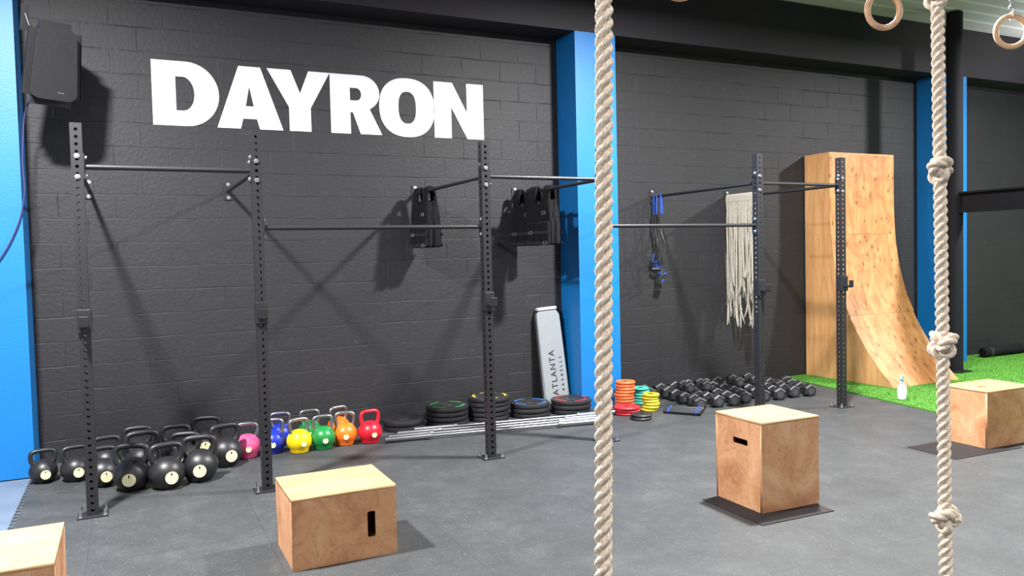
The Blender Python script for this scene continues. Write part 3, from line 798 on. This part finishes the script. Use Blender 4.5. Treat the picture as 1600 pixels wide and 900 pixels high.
for k in range(26):
    y_=1.77-.0195*k
    e=empty('skipping_rope',(XS[5],y_,ZH),label='thick off-white cotton rope folded over the rig bar',cat='skipping rope',group='cotton ropes over the rig bar')
    L1=random.uniform(1.1,1.70)-.006*k; L2=random.uniform(1.0,1.65)
    s=.026
    w=lambda:random.uniform(-.016,.016)
    pts=[(-s-.02+w()*2,w()*3,-L1),(-s-.01+w(),w(),-L1*.85),(-s-.01+w(),w(),-L1*.5),(-s-.005+w(),w(),-L1*.25),(-s,0,-.05),(-.02,0,.018),(0,0,.027),(.02,0,.018),(s,0,-.05),(s+w(),w(),-L2*.25),(s+.005+w(),w(),-L2*.5),(s+w(),w(),-L2*.85),(s+w()*2,w()*3,-L2)]
    tube('cord',bez(pts,6),lambda t:.0108*(1-.6*max(0,abs(2*t-1)-.90)/.10),M['cotton'],e,8)

# ------------------------------------------------------------ bench leaning on wall
bn=empty('weight_bench',(4.575,1.615,0.0),(math.radians(-6),math.radians(-3.2),0),label='grey vinyl weight bench stood upright against the black wall',cat='bench')
hwb=.17
def bench_outline(g):
    return arc(hwb-.06,.08,.06+g,.06+g,270,360,5)+arc(hwb-.075,1.02,.055+g,.09+g,0,90,7)+arc(-hwb+.075,1.02,.055+g,.09+g,90,180,7)+arc(-hwb+.06,.08,.06+g,.06+g,180,270,5)
bl=bench_outline(-.008)
bm=bmesh.new()
A=[bm.verts.new((x,-.03,z)) for x,z in bl]; B=[bm.verts.new((x,.03,z)) for x,z in bl]
bm.faces.new(A); bm.faces.new(B[::-1])
nn=len(bl)
for i in range(nn): j=(i+1)%nn; bm.faces.new((A[i],A[j],B[j],B[i]))
es=[e for e in bm.edges if abs(e.verts[0].co.y-e.verts[1].co.y)<1e-6]
bmesh.ops.bevel(bm,geom=es,offset=.012,segments=3,affect='EDGES')
obj('pad',bm,M['bench'],bn,smooth=True)
shape2d('backing',[bench_outline(.004)],.03,M['rubber'],bn,(0,.018,0),(math.pi/2,0,0))
box('end_cap',(0,0,1.125),(.24,.07,.035),M['benchlite'],bn,.01)
box('frame_rail',(0,.05,.55),(.06,.04,1.05),M['benchlite'],bn,.006)
textmesh('lettering','ATLANTA',.10,.002,M['ink'],bn,(-.015,-.0325,.40),(math.pi/2,-math.pi/2,0),1.2)
textmesh('lettering','BARBELLS',.045,.002,M['ink'],bn,(.085,-.0325,.38),(math.pi/2,-math.pi/2,0),2.2)

# ------------------------------------------------------------ spray bottle
b0=empty('spray_bottle',(8.0,-.12,.02),(0,0,.5),label='white plastic spray bottle standing on the turf edge',cat='spray bottle')
lathe('bottle',[(0,0),(.045,0),(.05,.008),(.05,.10),(.046,.13),(.03,.165),(.018,.185),(.018,.205),(0,.205)],M['bottle'],b0,28)
bm=bmesh.new(); add_lathe(bm,[(0,.2),(.02,.2),(.02,.225),(0,.225)],20); add_box(bm,(-.012,0,.245),(.075,.026,.045),.006); add_box(bm,(-.03,0,.215),(.01,.014,.05),.003,Matrix.Rotation(.3,3,'Y'))
obj('trigger_head',bm,mat('pale_blue_plastic',srgb(150,185,215),.4),b0)

# ------------------------------------------------------------ lamps
def lamp(x,y_,z,P_,size=.3):
    e=empty('ceiling_lamp',(x,y_,z),label='round white high-bay lamp hanging from the ceiling (unseen second row added as fill)',cat='lamp',group='high-bay lamps on the ceiling and added fill row')
    lathe('housing',[(0,.20),(.09,.20),(.1,.12),(size/2+.09,.02),(size/2+.1,0.0),(size/2+.09,0.0),(.1,.10),(0,.10)],M['plain'],e,32)
    tube('suspension_rod',[(0,0,.19),(0,0,CE-z-.001)],.008,M['chrome'],e,8)
    l=bpy.data.lights.new('lamp_light','AREA'); l.shape='DISK'; l.size=size; l.energy=P_; l.color=(1,.985,.975)
    o=bpy.data.objects.new('lamp_light',l); o.location=(0,0,-.01); link(o,e)
lamp(-.67,-1.4,4.5,820,.3); lamp(5.32,-1.4,4.5,820,.3); lamp(11.3,-1.4,4.5,580,.3)
for x in (-.67,5.32,11.3): lamp(x,-7.2,4.5,195,1.3)  # unseen second row, added as soft fill from the camera side
e=empty('ceiling_fill',(12.6,.1,3.9),label='added out-of-view fill light brightening the ceiling',cat='lamp')  # made-up pendant outside the view, added to brighten the ceiling
lathe('ceiling_fill_bowl',[(0,-.1),(.12,-.08),(.2,-.02),(.21,0),(.2,0),(.11,-.07),(0,-.09)],M['plain'],e,32)
tube('suspension_rod',[(0,0,-.09),(0,0,CE-3.9-.001)],.006,M['chrome'],e,8)
l=bpy.data.lights.new('ceiling_fill_light','AREA'); l.shape='DISK'; l.size=.3; l.energy=65
o=bpy.data.objects.new('ceiling_fill_light',l); o.location=(0,0,.01); o.rotation_euler=(math.pi,0,0); link(o,e)
w=bpy.data.worlds.new('world'); SC.world=w; w.use_nodes=True
w.node_tree.nodes['Background'].inputs[0].default_value=(.8,.85,.9,1); w.node_tree.nodes['Background'].inputs[1].default_value=.4
